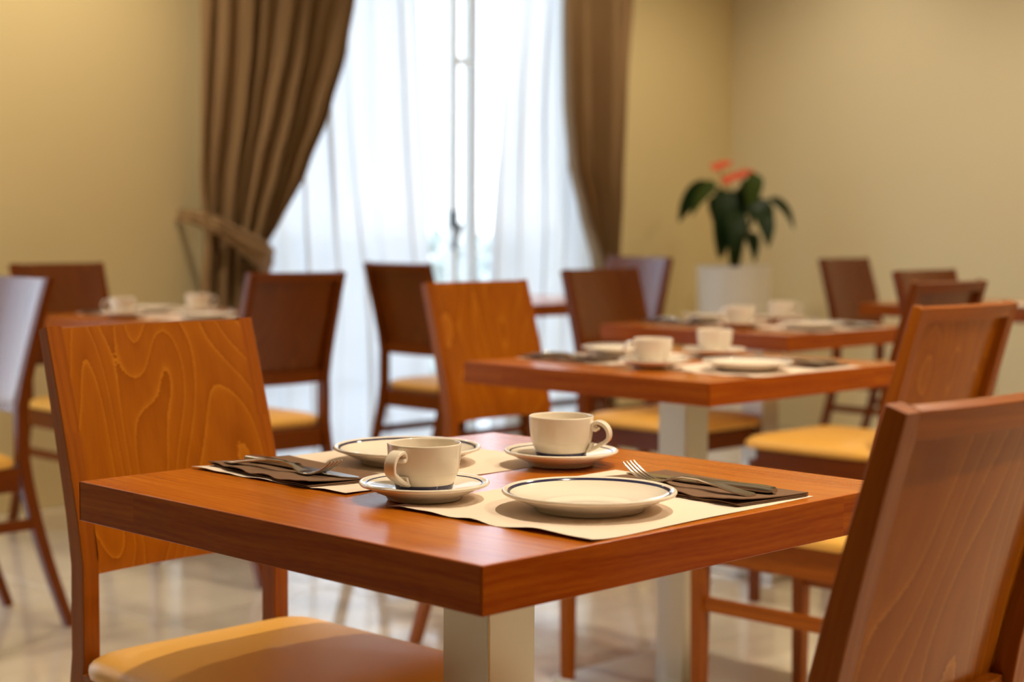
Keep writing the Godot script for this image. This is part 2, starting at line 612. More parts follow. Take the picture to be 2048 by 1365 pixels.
func curtains() -> void:
	var rod := MB.new()
	rod.sweep([Vector3(2.45, 2.72, WALL_Z + 0.14), Vector3(5.55, 2.72, WALL_Z + 0.14)], [Vector3.UP], [0.014], [0.014], 0.0, Vector2.ONE, Vector2.ZERO, 12)
	for xx in [2.6, 5.4]:
		rod.box(at(Vector3(xx, 2.72, WALL_Z + 0.07)), Vector3(0.02, 0.02, 0.14), 0.002)
	tag(part("curtain_rod", rod, M.steel, self), "metal curtain rod above the bright window with brown drapes", "curtain rod")
	var d := thing("drape", "brown floor-length drape gathered to the left of the bright window by a tie-back", "curtain", Vector3.ZERO)
	part("cloth", hanging([Vector2(2.7, 2.69), Vector2(1.25, 2.66), Vector2(0.98, 2.70), Vector2(0.85, 2.69), Vector2(0, 2.68)],
		[Vector2(2.7, 3.68), Vector2(1.976, 3.458), Vector2(1.768, 3.405), Vector2(1.519, 3.312), Vector2(1.273, 3.195), Vector2(1.051, 3.065), Vector2(0.952, 2.995), Vector2(0.85, 2.965), Vector2(0.4, 2.985), Vector2(0, 3.0)],
		WALL_Z + 0.16, 8.0, 0.048, 0.02, 2.70, 4, 0.35, 0.14), M.drape, d)
	var tb := MB.new()
	var path := [Vector3(2.685, 1.09, WALL_Z + 0.01), Vector3(2.675, 1.085, WALL_Z + 0.12), Vector3(2.72, 1.05, WALL_Z + 0.235), Vector3(2.83, 0.985, WALL_Z + 0.262), Vector3(2.93, 0.93, WALL_Z + 0.25), Vector3(3.0, 0.89, WALL_Z + 0.20), Vector3(3.01, 0.885, WALL_Z + 0.11), Vector3(2.95, 0.9, WALL_Z + 0.08)]
	var band := []
	for c in 15:
		var q := c / 14.0
		var row := []
		for k in 57:
			var t := k / 8.0
			var i := mini(int(t), 6)
			var p: Vector3 = path[i].lerp(path[i + 1], t - i)
			var wide := lerpf(0.025, 0.07, smoothstep(0.1, 0.8, k / 56.0))
			var ripple := 0.007 * sin(q * 17.0 + sin(k * 0.22) * 1.3) + 0.004 * sin(q * 31.0 + k * 0.1)
			row.append(p + Vector3(0.3, 1.0, 0.0).normalized() * (0.5 - q) * 2.0 * wide + Vector3(-0.2, 0.1, 1).normalized() * (ripple - 0.02 * pow(absf(q - 0.5) * 2.0, 3.0)))
		band.append(row)
	tb.grid(band, false, func(_p): return Vector3(0, 0, 1))
	part("tieback", tb, M.drape, d)
	d = thing("drape", "brown floor-length drape narrowing downwards to the right of the bright window", "curtain", Vector3.ZERO)
	part("cloth", hanging([Vector2(2.7, 4.66), Vector2(2.09, 4.693), Vector2(1.634, 4.724), Vector2(1.334, 4.765), Vector2(1.10, 4.85), Vector2(0.887, 4.952), Vector2(0.7, 4.965), Vector2(0, 4.94)],
		[Vector2(2.7, 5.21), Vector2(2.138, 5.19), Vector2(1.658, 5.168), Vector2(1.175, 5.12), Vector2(0.885, 5.08), Vector2(0, 5.07)],
		WALL_Z + 0.16, 4.5, 0.045, 0.02, 2.70, 14, 0.35, 0.14), M.drape, d)
	tag(part("sheer_curtain", hanging([Vector2(2.7, 2.82), Vector2(0, 2.82)], [Vector2(2.7, 3.83), Vector2(2.02, 3.86), Vector2(1.59, 3.884), Vector2(1.05, 3.919), Vector2(0.8, 3.95), Vector2(0, 3.98)], WALL_Z + 0.07, 8.0, 0.022, 0.02, 2.70, 24, 0.0, 0.21), M.sheer, self),
		"translucent white sheer curtain to the left of the gap in the window", "sheer curtain")
	tag(part("sheer_curtain", hanging([Vector2(2.7, 4.43), Vector2(2.07, 4.391), Vector2(1.62, 4.355), Vector2(1.166, 4.332), Vector2(0.8, 4.318), Vector2(0, 4.30)], [Vector2(2.7, 5.12), Vector2(0, 5.08)], WALL_Z + 0.07, 5.0, 0.022, 0.02, 2.70, 34, 0.0, 0.21), M.sheer, self),
		"translucent white sheer curtain to the right of the gap in the window", "sheer curtain")


func lamps() -> void:
	# [x, z, power, where]
	var spots := [[0.85, 0.15, 3.9, "above the front table"], [2.5, -0.55, 3.6, "above the second table"], [0.95, 1.75, 3.4, "behind the front table's right-hand chair"], [2.9, 1.1, 2.4, "in the middle of the room"],
		[2.0, -3.75, 2.0, "above the table by the left drape"], [0.5, -3.75, 1.6, "near the left end of the window wall"], [-1.1, -3.75, 1.4, "in the far left corner"], [5.4, -3.55, 1.0, "above the planter"],
		[4.55, -3.7, 0.9, "in front of the right drape, added to brighten it"], [5.5, -2.0, 1.3, "along the right-hand wall by the farthest table"], [5.5, -0.4, 1.2, "along the right-hand wall"]]  # the lamp by the right drape is added to brighten its folds
	for k in spots.size():
		var p := Vector3(spots[k][0], CEIL, spots[k][1])
		var o := thing("downlight", "round recessed downlight in the ceiling " + spots[k][3], "lamp", p, 0.0, "recessed ceiling downlights")
		var r := MB.new()
		r.lathe([Vector2(0.042, -0.002), Vector2(0.042, -0.008), Vector2(0.044, -0.010), Vector2(0.056, -0.007), Vector2(0.06, -0.001)], Vector3.ZERO, 24)
		part("trim_ring", r, M.white, o)
		var g := MB.new()
		g.lathe([Vector2(0.041, -0.001), Vector2(0.041, -0.004), Vector2(0.041, -0.004), Vector2(0.0, -0.004)], Vector3.ZERO, 24)
		part("glowing_disc", g, M.glow, o)
		var l := SpotLight3D.new()
		l.name = "light"
		l.position = Vector3(0, -0.03, 0)
		l.rotation.x = -PI / 2
		l.spot_angle = 66.0
		l.spot_angle_attenuation = 0.8
		l.spot_range = 14.0
		l.spot_attenuation = 2.0
		l.light_color = LAMP_TINT
		l.light_energy = spots[k][2]
		l.light_size = 0.04
		l.shadow_enabled = true
		o.add_child(l)


# ------------------------------------------------------------------ furniture
func make_table() -> Node3D:
	var o := thing("dining_table", "square wooden dining table nearest the camera, set for two", "table", Vector3.ZERO)
	var b := MB.new()
	var eb := 0.0022
	b.box(at(Vector3(SIDE / 2, TOP - THICK / 2, -SIDE / 2)), Vector3(SIDE - 2 * eb, THICK, SIDE - 2 * eb), 0.0012, 2, 0.9, Vector2(0.1, 0.4))
	part("tabletop", b, M.table, o)
	for k in 4:
		b = MB.new()
		var along: bool = k < 2
		var mid := Vector3(SIDE / 2, TOP - THICK / 2, -eb / 2 if k == 0 else -SIDE + eb / 2) if along else Vector3(eb / 2 if k == 2 else SIDE - eb / 2, TOP - THICK / 2, -SIDE / 2)
		b.box(at(mid), Vector3(SIDE if along else eb, THICK - 0.0004, eb if along else SIDE - 2 * eb - 0.0004), 0.0009, 0 if along else 2, 0.9, Vector2(0.13 * k, 0.29 * k))
		part("edge_band", b, M.edge, o)
	b = MB.new()
	b.box(at(Vector3(SIDE / 2, (TOP - THICK + 0.02) / 2, -SIDE / 2)), Vector3(0.082, TOP - THICK - 0.02, 0.082), 0.003, 1, 1.0)
	part("pedestal", b, M.steel, o)
	b = MB.new()
	b.box(at(Vector3(SIDE / 2, 0.011, -SIDE / 2)), Vector3(0.42, 0.02, 0.42), 0.004, 0, 1.0)
	part("base_plate", b, M.steel, o)
	b = MB.new()
	b.box(at(Vector3(SIDE / 2, TOP - THICK - 0.004, -SIDE / 2)), Vector3(0.30, 0.006, 0.30), 0.001, 0, 1.0)
	part("mounting_plate", b, M.steel, o)
	return o


# a chair faces local +z; its origin lies on the floor under the seat
const CH_W := 0.178
const CH_TOP := 0.915

func back_z(y: float) -> float:
	# front face of the rear post
	if y < 0.46:
		return -0.20 - 0.135 * pow((0.46 - y) / 0.46, 1.35)
	if y < 0.60:
		return -0.20
	return -0.20 - 0.098 * pow((y - 0.56) / (CH_TOP - 0.56), 1.15) + 0.098 * pow(0.04 / (CH_TOP - 0.56), 1.15)


func make_chair(panel: Material, frame: Material) -> Node3D:
	var o := thing("dining_chair", "", "chair", Vector3.ZERO)
	var wo := Vector2(rng.randf(), rng.randf())
	for s in [-1, 1]:
		var path := []
		var hd := []
		for k in 15:
			var y := CH_TOP * k / 14.0
			var deep := 0.034
			if y > 0.55:
				deep = lerpf(0.034, 0.023, (y - 0.55) / (CH_TOP - 0.55))
			elif y < 0.4:
				deep = lerpf(0.026, 0.034, y / 0.4)
			path.append(Vector3(s * (CH_W - 0.013), y, back_z(y) - deep / 2))
			hd.append(deep / 2)
		var b := MB.new()
		b.sweep(path, [Vector3.RIGHT], [0.013], hd, 0.0015, Vector2(1.3, 2.0), wo + Vector2(0, 0.3 * s))
		part("leg", b, frame, o)
	for s in [-1, 1]:
		var b := MB.new()
		b.sweep([Vector3(s * 0.178, 0.0, 0.195), Vector3(s * 0.178, 0.405, 0.195)], [Vector3.RIGHT], [0.0125, 0.016], [0.0125, 0.016], 0.0015, Vector2(1.3, 2.0), wo + Vector2(0.2, 0.45 * s))
		part("leg", b, frame, o)
	# aprons
	var ap := MB.new()
	ap.box(at(Vector3(0, 0.405, 0.198)), Vector3(0.324, 0.062, 0.022), 0.0015, 0, 0.8, wo)
	part("apron", ap, frame, o)
	ap = MB.new()
	ap.box(at(Vector3(0, 0.405, -0.216)), Vector3(0.304, 0.062, 0.022), 0.0015, 0, 0.8, wo + Vector2(0.3, 0.2))
	part("apron", ap, frame, o)
	for s in [-1, 1]:
		ap = MB.new()
		ap.sweep([Vector3(s * 0.169, 0.405, -0.201), Vector3(s * 0.178, 0.405, 0.179)], [Vector3.UP], [0.031], [0.011], 0.0015, Vector2(1.3, 2.0), wo + Vector2(0.1, 0.2 * s))
		part("apron", ap, frame, o)
		var st := MB.new()
		st.sweep([Vector3(s * 0.167, 0.285, -0.258), Vector3(s * 0.178, 0.285, 0.182)], [Vector3.UP], [0.0145], [0.008], 0.0015, Vector2(1.3, 2.0), wo + Vector2(0.5, 0.2 * s))
		part("stretcher", st, frame, o)
	# curved back: panel in front, rails behind it
	var hw := CH_W - 0.0245
	var sag := 0.014
	var y0 := 0.575
	var front := []
	var rear := []
	for r in 13:
		var y := lerpf(CH_TOP, y0, r / 12.0)
		var fr := []
		var re := []
		for c in 17:
			var t := c / 8.0 - 1.0
			var z := back_z(y) - sag * (1.0 - t * t) + 0.0003
			fr.append(Vector3(t * hw, y, z))
			re.append(Vector3(t * hw, y, z - 0.009))
		front.append(fr)
		rear.append(re)
	var pb := MB.new()
	pb.grid(front, false, func(_p): return Vector3(0, 0, 1))
	pb.grid(rear, false, func(_p): return Vector3(0, 0, -1), Vector2(1, 1))
	pb.grid([front[0], rear[0]], false, func(_p): return Vector3.UP, Vector2(1, 0.05))
	pb.grid([front[12], rear[12]], false, func(_p): return Vector3.DOWN, Vector2(1, 0.05))
	part("back_panel", pb, panel, o)
	for rail in [[CH_TOP - 0.014, 0.014, "top_rail"], [y0 + 0.02, 0.02, "bottom_rail"]]:
		var yy: float = rail[0]
		var path := []
		var rt := []
		var up := Vector3(0, 1, (back_z(yy + rail[1]) - back_z(yy - rail[1])) / (2 * rail[1])).normalized()
		for c in 13:
			var t := c / 6.0 - 1.0
			path.append(Vector3(t * hw, yy, back_z(yy) - sag * (1.0 - t * t) - 0.009 - 0.0075))
			rt.append(up)
		var rb := MB.new()
		rb.sweep(path, rt, [rail[1]], [0.0073], 0.0012, Vector2(1.3, 2.0), wo + Vector2(0.7, 0.1))
		part(rail[2], rb, frame, o)
	# cushion: rings of a rounded rectangle, wider in front
	var rings := [[0.012, 0.0], [0.002, 0.003], [0.0, 0.010], [0.001, 0.017], [0.006, 0.024], [0.016, 0.030], [0.034, 0.036], [0.062, 0.041], [0.10, 0.0445], [0.15, 0.0465], [0.188, 0.047]]
	var rows := []
	for g in rings:
		var row := []
		for k in 64:
			var hx: float = 0.205 - g[0]
			var hz: float = 0.217 - g[0]
			var rad: float = maxf(0.05 - g[0] * 0.4, 0.012)
			var p := rounded(hx, hz, minf(rad, minf(hx, hz) * 0.98), TAU * k / 64.0)
			var widen := lerpf(0.955, 1.02, (p.y + 0.21) / 0.42)
			row.append(Vector3(p.x * widen, 0.437 + g[1], p.y + 0.02))
		rows.append(row)
	var sb := MB.new()
	sb.grid(rows, true, func(p): return p - Vector3(0, 0.44, 0.02), Vector2(2, 1))
	# planar texture for the hide, and the closed top
	for i in sb.v.size():
		sb.uv[i] = Vector2(sb.v[i].x, sb.v[i].z) * 2.0 + Vector2(0, sb.v[i].y)
	var c0 := sb.vert(Vector3(0, 0.484, 0.02), Vector3.UP, Vector2.ZERO)
	var last := (rings.size() - 1) * 65
	for k in 64:
		sb.tri(c0, last + k, last + k + 1)
	part("seat_cushion", sb, M.vinyl, o)
	return o


func rounded(hx: float, hz: float, r: float, an: float) -> Vector2:
	# point of a rounded rectangle by angle-like parameter, evenly along its outline
	var sx := 2.0 * (hx - r)
	var sz := 2.0 * (hz - r)
	var q := PI * r / 2.0
	var s := fposmod(an / TAU, 1.0) * (2.0 * (sx + sz) + 4.0 * q)
	var segs := [sx, q, sz, q, sx, q, sz, q]
	var k := 0
	while k < 7 and s > segs[k]:
		s -= segs[k]
		k += 1
	match k:
		0: return Vector2(-hx + r + s, hz)
		1: return Vector2(hx - r + r * sin(s / r), hz - r + r * cos(s / r))
		2: return Vector2(hx, hz - r - s)
		3: return Vector2(hx - r + r * cos(s / r), -hz + r - r * sin(s / r))
		4: return Vector2(hx - r - s, -hz)
		5: return Vector2(-hx + r - r * sin(s / r), -hz + r - r * cos(s / r))
		6: return Vector2(-hx, -hz + r + s)
	return Vector2(-hx + r - r * cos(s / r), hz - r + r * sin(s / r))


# ------------------------------------------------------------------ table ware
func make_plate(called: String, r: float, foot: float, h: float, well: float) -> Node3D:
	var o := thing(called, "", "plate" if called == "plate" else "saucer", Vector3.ZERO)
	var w := foot * 0.93 if called == "plate" else 0.0365
	var rise := h * 0.58 if called == "plate" else h * 0.785
	var b := MB.new()
	b.lathe([Vector2(0.0, well - 0.0025), Vector2(foot - 0.006, well - 0.0025), Vector2(foot - 0.005, 0.0), Vector2(foot - 0.005, 0.0), Vector2(foot - 0.001, 0.0), Vector2(foot, 0.0015), Vector2(foot + 0.002, 0.005),
		Vector2(lerpf(foot, r, 0.35), h * 0.40), Vector2(lerpf(foot, r, 0.7), h * 0.66), Vector2(r - 0.006, h - 0.0055), Vector2(r - 0.001, h - 0.004), Vector2(r, h - 0.0022), Vector2(r - 0.0006, h - 0.0006), Vector2(r - 0.002, h), Vector2(r - 0.004, h - 0.0006),
		Vector2(r - 0.008, h - 0.0028), Vector2(lerpf(w, r, 0.6), rise), Vector2(lerpf(w, r, 0.3), lerpf(well + 0.0015, rise, 0.45)), Vector2(w + 0.004, well + 0.0018), Vector2(w - 0.002, well + 0.0007), Vector2(w - 0.010, well + 0.0002), Vector2(0.0, well)], Vector3.ZERO, 72)
	part("body", b, M.china, o)
	var q := MB.new()
	var ra := r - 0.0092
	var rb := r - 0.0066
	var sl := func(rr: float) -> float: return (h - 0.0028) - (r - 0.008 - rr) * ((h - 0.0028) - rise) / (r - 0.008 - lerpf(w, r, 0.6))
	q.lathe([Vector2(rb, sl.call(rb) - 0.0001), Vector2(rb, sl.call(rb) + 0.00035), Vector2(ra, sl.call(ra) + 0.00025), Vector2(ra, sl.call(ra) - 0.0002)], Vector3.ZERO, 72)
	part("blue_band", q, M.blue, o, "thin dark blue band just inside the rim")
	return o


func make_cup() -> Node3D:
	# handle to local +x
	var o := thing("cup", "", "cup", Vector3.ZERO)
	var b := MB.new()
	b.lathe([Vector2(0.0, 0.003), Vector2(0.028, 0.003), Vector2(0.029, 0.0), Vector2(0.029, 0.0), Vector2(0.0315, 0.0), Vector2(0.0325, 0.001), Vector2(0.0328, 0.004), Vector2(0.0345, 0.0095), Vector2(0.0375, 0.0155), Vector2(0.0386, 0.0193), Vector2(0.0386, 0.0193), Vector2(0.0392, 0.0197), Vector2(0.0403, 0.026), Vector2(0.0415, 0.034), Vector2(0.0423, 0.044), Vector2(0.0427, 0.0515),
		Vector2(0.0425, 0.0530), Vector2(0.0418, 0.0536), Vector2(0.0408, 0.0530), Vector2(0.0403, 0.0510), Vector2(0.0396, 0.042), Vector2(0.0385, 0.032), Vector2(0.036, 0.020), Vector2(0.030, 0.010), Vector2(0.02, 0.0062), Vector2(0.0, 0.0055)], Vector3.ZERO, 64)
	part("body", b, M.china, o)
	var q := MB.new()
	q.lathe([Vector2(0.0325, 0.0012), Vector2(0.0330, 0.0014), Vector2(0.0333, 0.0040), Vector2(0.0342, 0.0068), Vector2(0.0338, 0.0069)], Vector3.ZERO, 64)
	part("blue_band", q, M.blue, o, "dark blue band round the foot")
	# ribbon handle with a scroll at both ends
	var h := MB.new()
	var path := []
	var rt := []
	var wide := []
	var thick := []
	for k in 9:
		var a := lerpf(-3.6, 0.0, k / 8.0)
		var rr := lerpf(0.0028, 0.0064, k / 8.0)
		path.append(Vector3(0.0485 + rr * sin(a), 0.0398 + rr * cos(a) + 0.0008, 0))
	for k in range(1, 9):
		var a := lerpf(0.0, PI * 0.62, k / 8.0)
		path.append(Vector3(0.0485 + 0.0165 * sin(a), 0.0310 + 0.0160 * cos(a), 0))
	for k in range(1, 7):
		var t := k / 6.0
		path.append(Vector3(lerpf(0.0638, 0.0425, t), lerpf(0.0250, 0.0115, pow(t, 0.8)), 0))
	path.append(Vector3(0.0385, 0.0105, 0))
	for k in path.size():
		rt.append(Vector3.BACK)
		wide.append(lerpf(0.0088, 0.0070, float(k) / path.size()))
		thick.append(0.0025)
	thick[0] = 0.0014
	h.sweep(path, rt, wide, thick, 0.0016)
	h.sweep([Vector3(0.0418, 0.0185, 0), Vector3(0.0402, 0.0130, 0), Vector3(0.0368, 0.0080, 0)], [Vector3.BACK], [0.0078], [0.0020], 0.0015)
	# the bridge that joins the scroll to the wall
	h.sweep([Vector3(0.040, 0.0435, 0), Vector3(0.0475, 0.0452, 0)], [Vector3.BACK], [0.0070], [0.0028], 0.002)
	part("handle", h, M.china, o)
	return o


func make_mat(s: int, lift: float) -> MB:
	# 40 x 30 cm sheet, origin at its near-left corner
	var q := noise(s, 1.0)
	var top := []
	for r in 31:
		var row := []
		for c in 41:
			var x := c / 40.0
			var z := r / 30.0
			var e := pow(clampf(1.0 - x / 0.14, 0.0, 1.0), 1.5) * lift
			e += pow(clampf(1.0 - z / 0.08, 0.0, 1.0), 1.5) * lift * 0.35 * clampf(1.3 - x * 1.6, 0.0, 1.0)
			var y := 0.0004 + e * (0.55 + 0.75 * q.get_noise_2d(x * 2.0, z * 4.2))
			row.append(Vector3(x * 0.40 + 0.0012 * q.get_noise_2d(3.0, z * 6.0), maxf(y, 0.0004), -z * 0.30))
		top.append(row)
	var low := []
	for row in top:
		var rr := []
		for p in row:
			rr.append(p - Vector3(0, 0.0003, 0))
		low.append(rr)
	var b := MB.new()
	b.grid(top, false, func(_p): return Vector3.UP, Vector2(1.33, 1))
	b.grid(low, false, func(_p): return Vector3.DOWN, Vector2(1.33, 1))
	return b


func make_napkin(s: int) -> Node3D:
	# folded paper napkin, 12 x 23 cm, three layers with wavy free edges on the -x side
	var o := thing("napkin", "", "napkin", Vector3.ZERO)
	for layer in 3:
		var q := noise(s + layer, 1.0)
		var up := []
		var dn := []
		for r in 25:
			var ru := []
			var rd := []
			for c in 15:
				var x := c / 14.0
				var z := r / 24.0
				var free := pow(1.0 - x, 2.5)
				var y := 0.0005 + layer * 0.0013 + free * (0.0012 * layer + 0.0013 * q.get_noise_2d(z * 4.0, 1.0) * (layer + 0.4)) + 0.0005 * layer * pow(absf(z - 0.5) * 2.0, 6.0)
				var ex := x * 0.120 + free * (0.004 * q.get_noise_2d(z * 5.0, 9.0) - 0.0015 * layer)
				ru.append(Vector3(ex, maxf(y, 0.0005) + 0.0011, -z * 0.23))
				rd.append(Vector3(ex, maxf(y, 0.0005), -z * 0.23))
			up.append(ru)
			dn.append(rd)
		var b := MB.new()
		b.grid(up, false, func(_p): return Vector3.UP, Vector2(1, 2))
		b.grid(dn, false, func(_p): return Vector3.DOWN, Vector2(1, 2))
		for e in [0, 24]:
			b.grid([up[e], dn[e]], false, func(_p): return Vector3(0, 0, 1 if e == 0 else -1), Vector2(1, 0.02))
		for e in [0, 14]:
			var a1 := []
			var a2 := []
			for r in 25:
				a1.append(up[r][e])
				a2.append(dn[r][e])
			b.grid([a1, a2], false, func(_p): return Vector3(1 if e else -1, 0, 0), Vector2(2, 0.02))
		part("fold", b, M.napkin, o)
	return o


func make_fork() -> Node3D:
	# handle end at the origin, tines towards -z, 19.5 cm
	var o := thing("fork", "", "fork", Vector3.ZERO)
	var st := [[0.0, 0.0030, 0.0052], [0.004, 0.0034, 0.0085], [0.02, 0.0046, 0.0092], [0.05, 0.0088, 0.0062], [0.08, 0.0125, 0.0040], [0.105, 0.0125, 0.0033], [0.122, 0.0085, 0.0036], [0.132, 0.0050, 0.0062], [0.140, 0.0032, 0.0098], [0.150, 0.0025, 0.0116], [0.158, 0.0030, 0.0118]]
	var path := []
	var hw := []
	var hh := []
	for s in st:
		path.append(Vector3(0, s[1], -s[0]))
		hw.append(s[2])
		hh.append(0.0012 if s[0] > 0.13 else 0.0017)
	var b := MB.new()
	b.sweep(path, [Vector3.RIGHT], hw, hh, 0.001)
	part("handle", b, M.cutlery, o)
	for k in 4:
		var x := (k - 1.5) * 0.0066
		var t := MB.new()
		var tp := []
		for j in 7:
			var f := j / 6.0
			tp.append(Vector3(x * lerpf(1.0, 0.97, f), 0.0030 + 0.0185 * pow(f, 1.6), -0.157 - 0.042 * f + 0.003 * f * f))
		t.sweep(tp, [Vector3.RIGHT], [0.0019, 0.0018, 0.0017, 0.0016, 0.0015, 0.0013, 0.0008], [0.0011], 0.0006)
		part("tine", t, M.cutlery, o)
	return o


func make_knife() -> Node3D:
	# handle end at the origin, blade towards -z, 22 cm
	var o := thing("knife", "", "knife", Vector3.ZERO)
	var b := MB.new()
	b.sweep([Vector3(0, 0.0052, 0), Vector3(0, 0.0054, -0.004), Vector3(0, 0.0056, -0.02), Vector3(0, 0.0052, -0.06), Vector3(0, 0.0046, -0.09), Vector3(0, 0.0048, -0.103), Vector3(0, 0.0046, -0.110)], [Vector3.RIGHT], [0.0055, 0.0080, 0.0088, 0.0072, 0.0058, 0.0072, 0.0060], [0.0026, 0.0040, 0.0044, 0.0040, 0.0036, 0.0038, 0.0022], 0.003)
	part("handle", b, M.cutlery, o)
	b = MB.new()
	b.sweep([Vector3(0, 0.0040, -0.108), Vector3(0.0005, 0.0036, -0.13), Vector3(0.001, 0.0032, -0.17), Vector3(0.0008, 0.0030, -0.205), Vector3(-0.002, 0.0029, -0.217), Vector3(-0.005, 0.0028, -0.221)], [Vector3.RIGHT], [0.0060, 0.0086, 0.0096, 0.0088, 0.0050, 0.0015], [0.0011, 0.001, 0.0009, 0.0008, 0.0007, 0.0005], 0.0005)
	part("blade", b, M.cutlery, o)
	return o


# ------------------------------------------------------------------ plant
func leaf_shape(b: MB, base: Vector3, mid: Vector3, tip: Vector3, wide: float, side: Vector3, k := 10) -> void:
	var rows := []
	for i in k + 1:
		var t := float(i) / k
		var p := base.lerp(mid, t).lerp(mid.lerp(tip, t), t)
		var d := (mid.lerp(tip, t) - base.lerp(mid, t)).normalized()
		var s := (side - d * side.dot(d)).normalized()
		var up := s.cross(d)
		var w := wide * pow(sin(PI * pow(clampf(t * 0.97 + 0.03, 0.0, 1.0), 0.62)), 0.8)
		var row := []
		for c in 5:
			var a := c / 2.0 - 1.0
			row.append(p + s * a * w + up * (absf(a) * w * 0.28 - a * a * w * 0.1))
		rows.append(row)
	b.grid(rows, false, func(_p): return Vector3.UP)


func plant() -> void:
	var c := Vector3(5.62, 0, -4.03)
	var o := thing("planter", "tall tapered off-white planter standing in the corner of the room", "planter", c)
	var b := MB.new()
	b.lathe([Vector2(0.0, 0.0), Vector2(0.135, 0.0), Vector2(0.137, 0.004), Vector2(0.150, 0.25), Vector2(0.170, 0.60), Vector2(0.183, 0.84), Vector2(0.184, 0.850), Vector2(0.182, 0.854), Vector2(0.176, 0.854), Vector2(0.173, 0.850), Vector2(0.170, 0.78), Vector2(0.0, 0.78)], Vector3.ZERO, 64)
	part("pot", b, M.pot, o)
	b = MB.new()
	b.lathe([Vector2(0.168, 0.782), Vector2(0.165, 0.83), Vector2(0.12, 0.842), Vector2(0.05, 0.846), Vector2(0.0, 0.846)], Vector3.ZERO, 40)
	part("soil", b, M.soil, o)
	# local x runs to the camera's right
	var p := thing("flowering_plant", "dark green broad-leaved plant with red flowers in the tall off-white planter", "plant", c + Vector3(0, 0.846, 0), -PI / 4)
	var px := 8.38 / 3391.0
	# [attach x, y], [tip x, y] in picture steps from the pot's rim centre, half width, depth, light
	var leaves := [
		[[-56, 164], [-115, 88], 20, 0.06, false], [[-44, 166], [-92, 100], 14, 0.09, true], [[-22, 152], [-34, 56], 25, 0.10, false], [[4, 150], [-6, 46], 27, 0.02, false], [[40, 186], [24, 96], 19, 0.05, true],
		[[24, 176], [34, 84], 20, 0.02, false], [[30, 128], [62, 66], 25, 0.08, false], [[72, 138], [121, 74], 10, -0.02, false], [[44, 106], [54, 40], 20, 0.14, false], [[-30, 96], [-32, 18], 20, 0.10, false],
		[[14, 96], [4, 10], 22, -0.06, false], [[-14, 120], [-22, 14], 22, -0.10, false], [[24, 160], [16, 80], 20, -0.05, false], [[-40, 142], [-30, 66], 17, -0.06, false], [[24, 70], [32, 10], 15, 0.10, false], [[0, 110], [-14, 30], 24, 0.13, false], [[58, 112], [72, 58], 16, -0.08, false]]
	for l in leaves:
		var a := Vector3(l[0][0] * px, l[0][1] * px, l[3])
		var t := Vector3(l[1][0] * px, l[1][1] * px, l[3] * 1.7)
		var st := MB.new()
		st.sweep([Vector3(a.x * 0.12, -0.01, a.z * 0.15), Vector3(a.x * 0.35, a.y * 0.55, a.z * 0.5), Vector3(a.x * 0.8, a.y * 0.95, a.z * 0.9), a], [Vector3.BACK], [0.004], [0.004], 0.0, Vector2.ONE, Vector2.ZERO, 6)
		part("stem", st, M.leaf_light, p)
		var lb := MB.new()
		var m := a.lerp(t, 0.5) + Vector3((t.x - a.x) * 0.25, 0.045, 0.03)
		var way := (t - a).normalized()
		leaf_shape(lb, a, m, t, l[2] * px, way.cross(Vector3(0.25, 0.1, 1)).normalized(), 12)
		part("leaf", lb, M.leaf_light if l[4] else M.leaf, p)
	for f in [[-32, 202, 22, 0.02], [-14, 176, 20, 0.06], [16, 186, 18, -0.03]]:
		var a := Vector3(f[0] * px, f[1] * px, f[3])
		var st := MB.new()
		st.sweep([Vector3(a.x * 0.1, -0.01, a.z * 0.2), Vector3(a.x * 0.5, a.y * 0.6, a.z * 0.6), a], [Vector3.BACK], [0.003], [0.003], 0.0, Vector2.ONE, Vector2.ZERO, 6)
		part("stem", st, M.leaf_light, p)
		var s := MB.new()
		leaf_shape(s, a + Vector3(0.03, 0.022, -0.03), a + Vector3(0.0, 0.035, 0.01), a + Vector3(-0.03, -0.030, 0.06), f[2] * px * 1.15, Vector3(1.0, 0.1, 0.4).normalized(), 10)
		part("petal", s, M.petal, p)
		var sp := MB.new()
		sp.sweep([a + Vector3(0, 0.006, 0), a + Vector3(0.006, 0.025, 0.012), a + Vector3(0.01, 0.045, 0.02)], [Vector3.RIGHT], [0.006, 0.006, 0.003], [0.006, 0.006, 0.003], 0.0, Vector2.ONE, Vector2.ZERO, 8)
		part("spadix", sp, M.spadix, p)


# ------------------------------------------------------------------ putting it together
var proto := {}

func lay(o_name: String, where: Vector3, turn: float, label: String, group: String) -> Node3D:
	var src: Array = proto[o_name]
	if not src[1]:
		src[1] = true
		src[0].position = where
		src[0].rotation.y = turn
		src[0].set_meta("label", label)
		if group:
			src[0].set_meta("group", group)
		return src[0]
	return copy(src[0], o_name, where, turn, label, group)


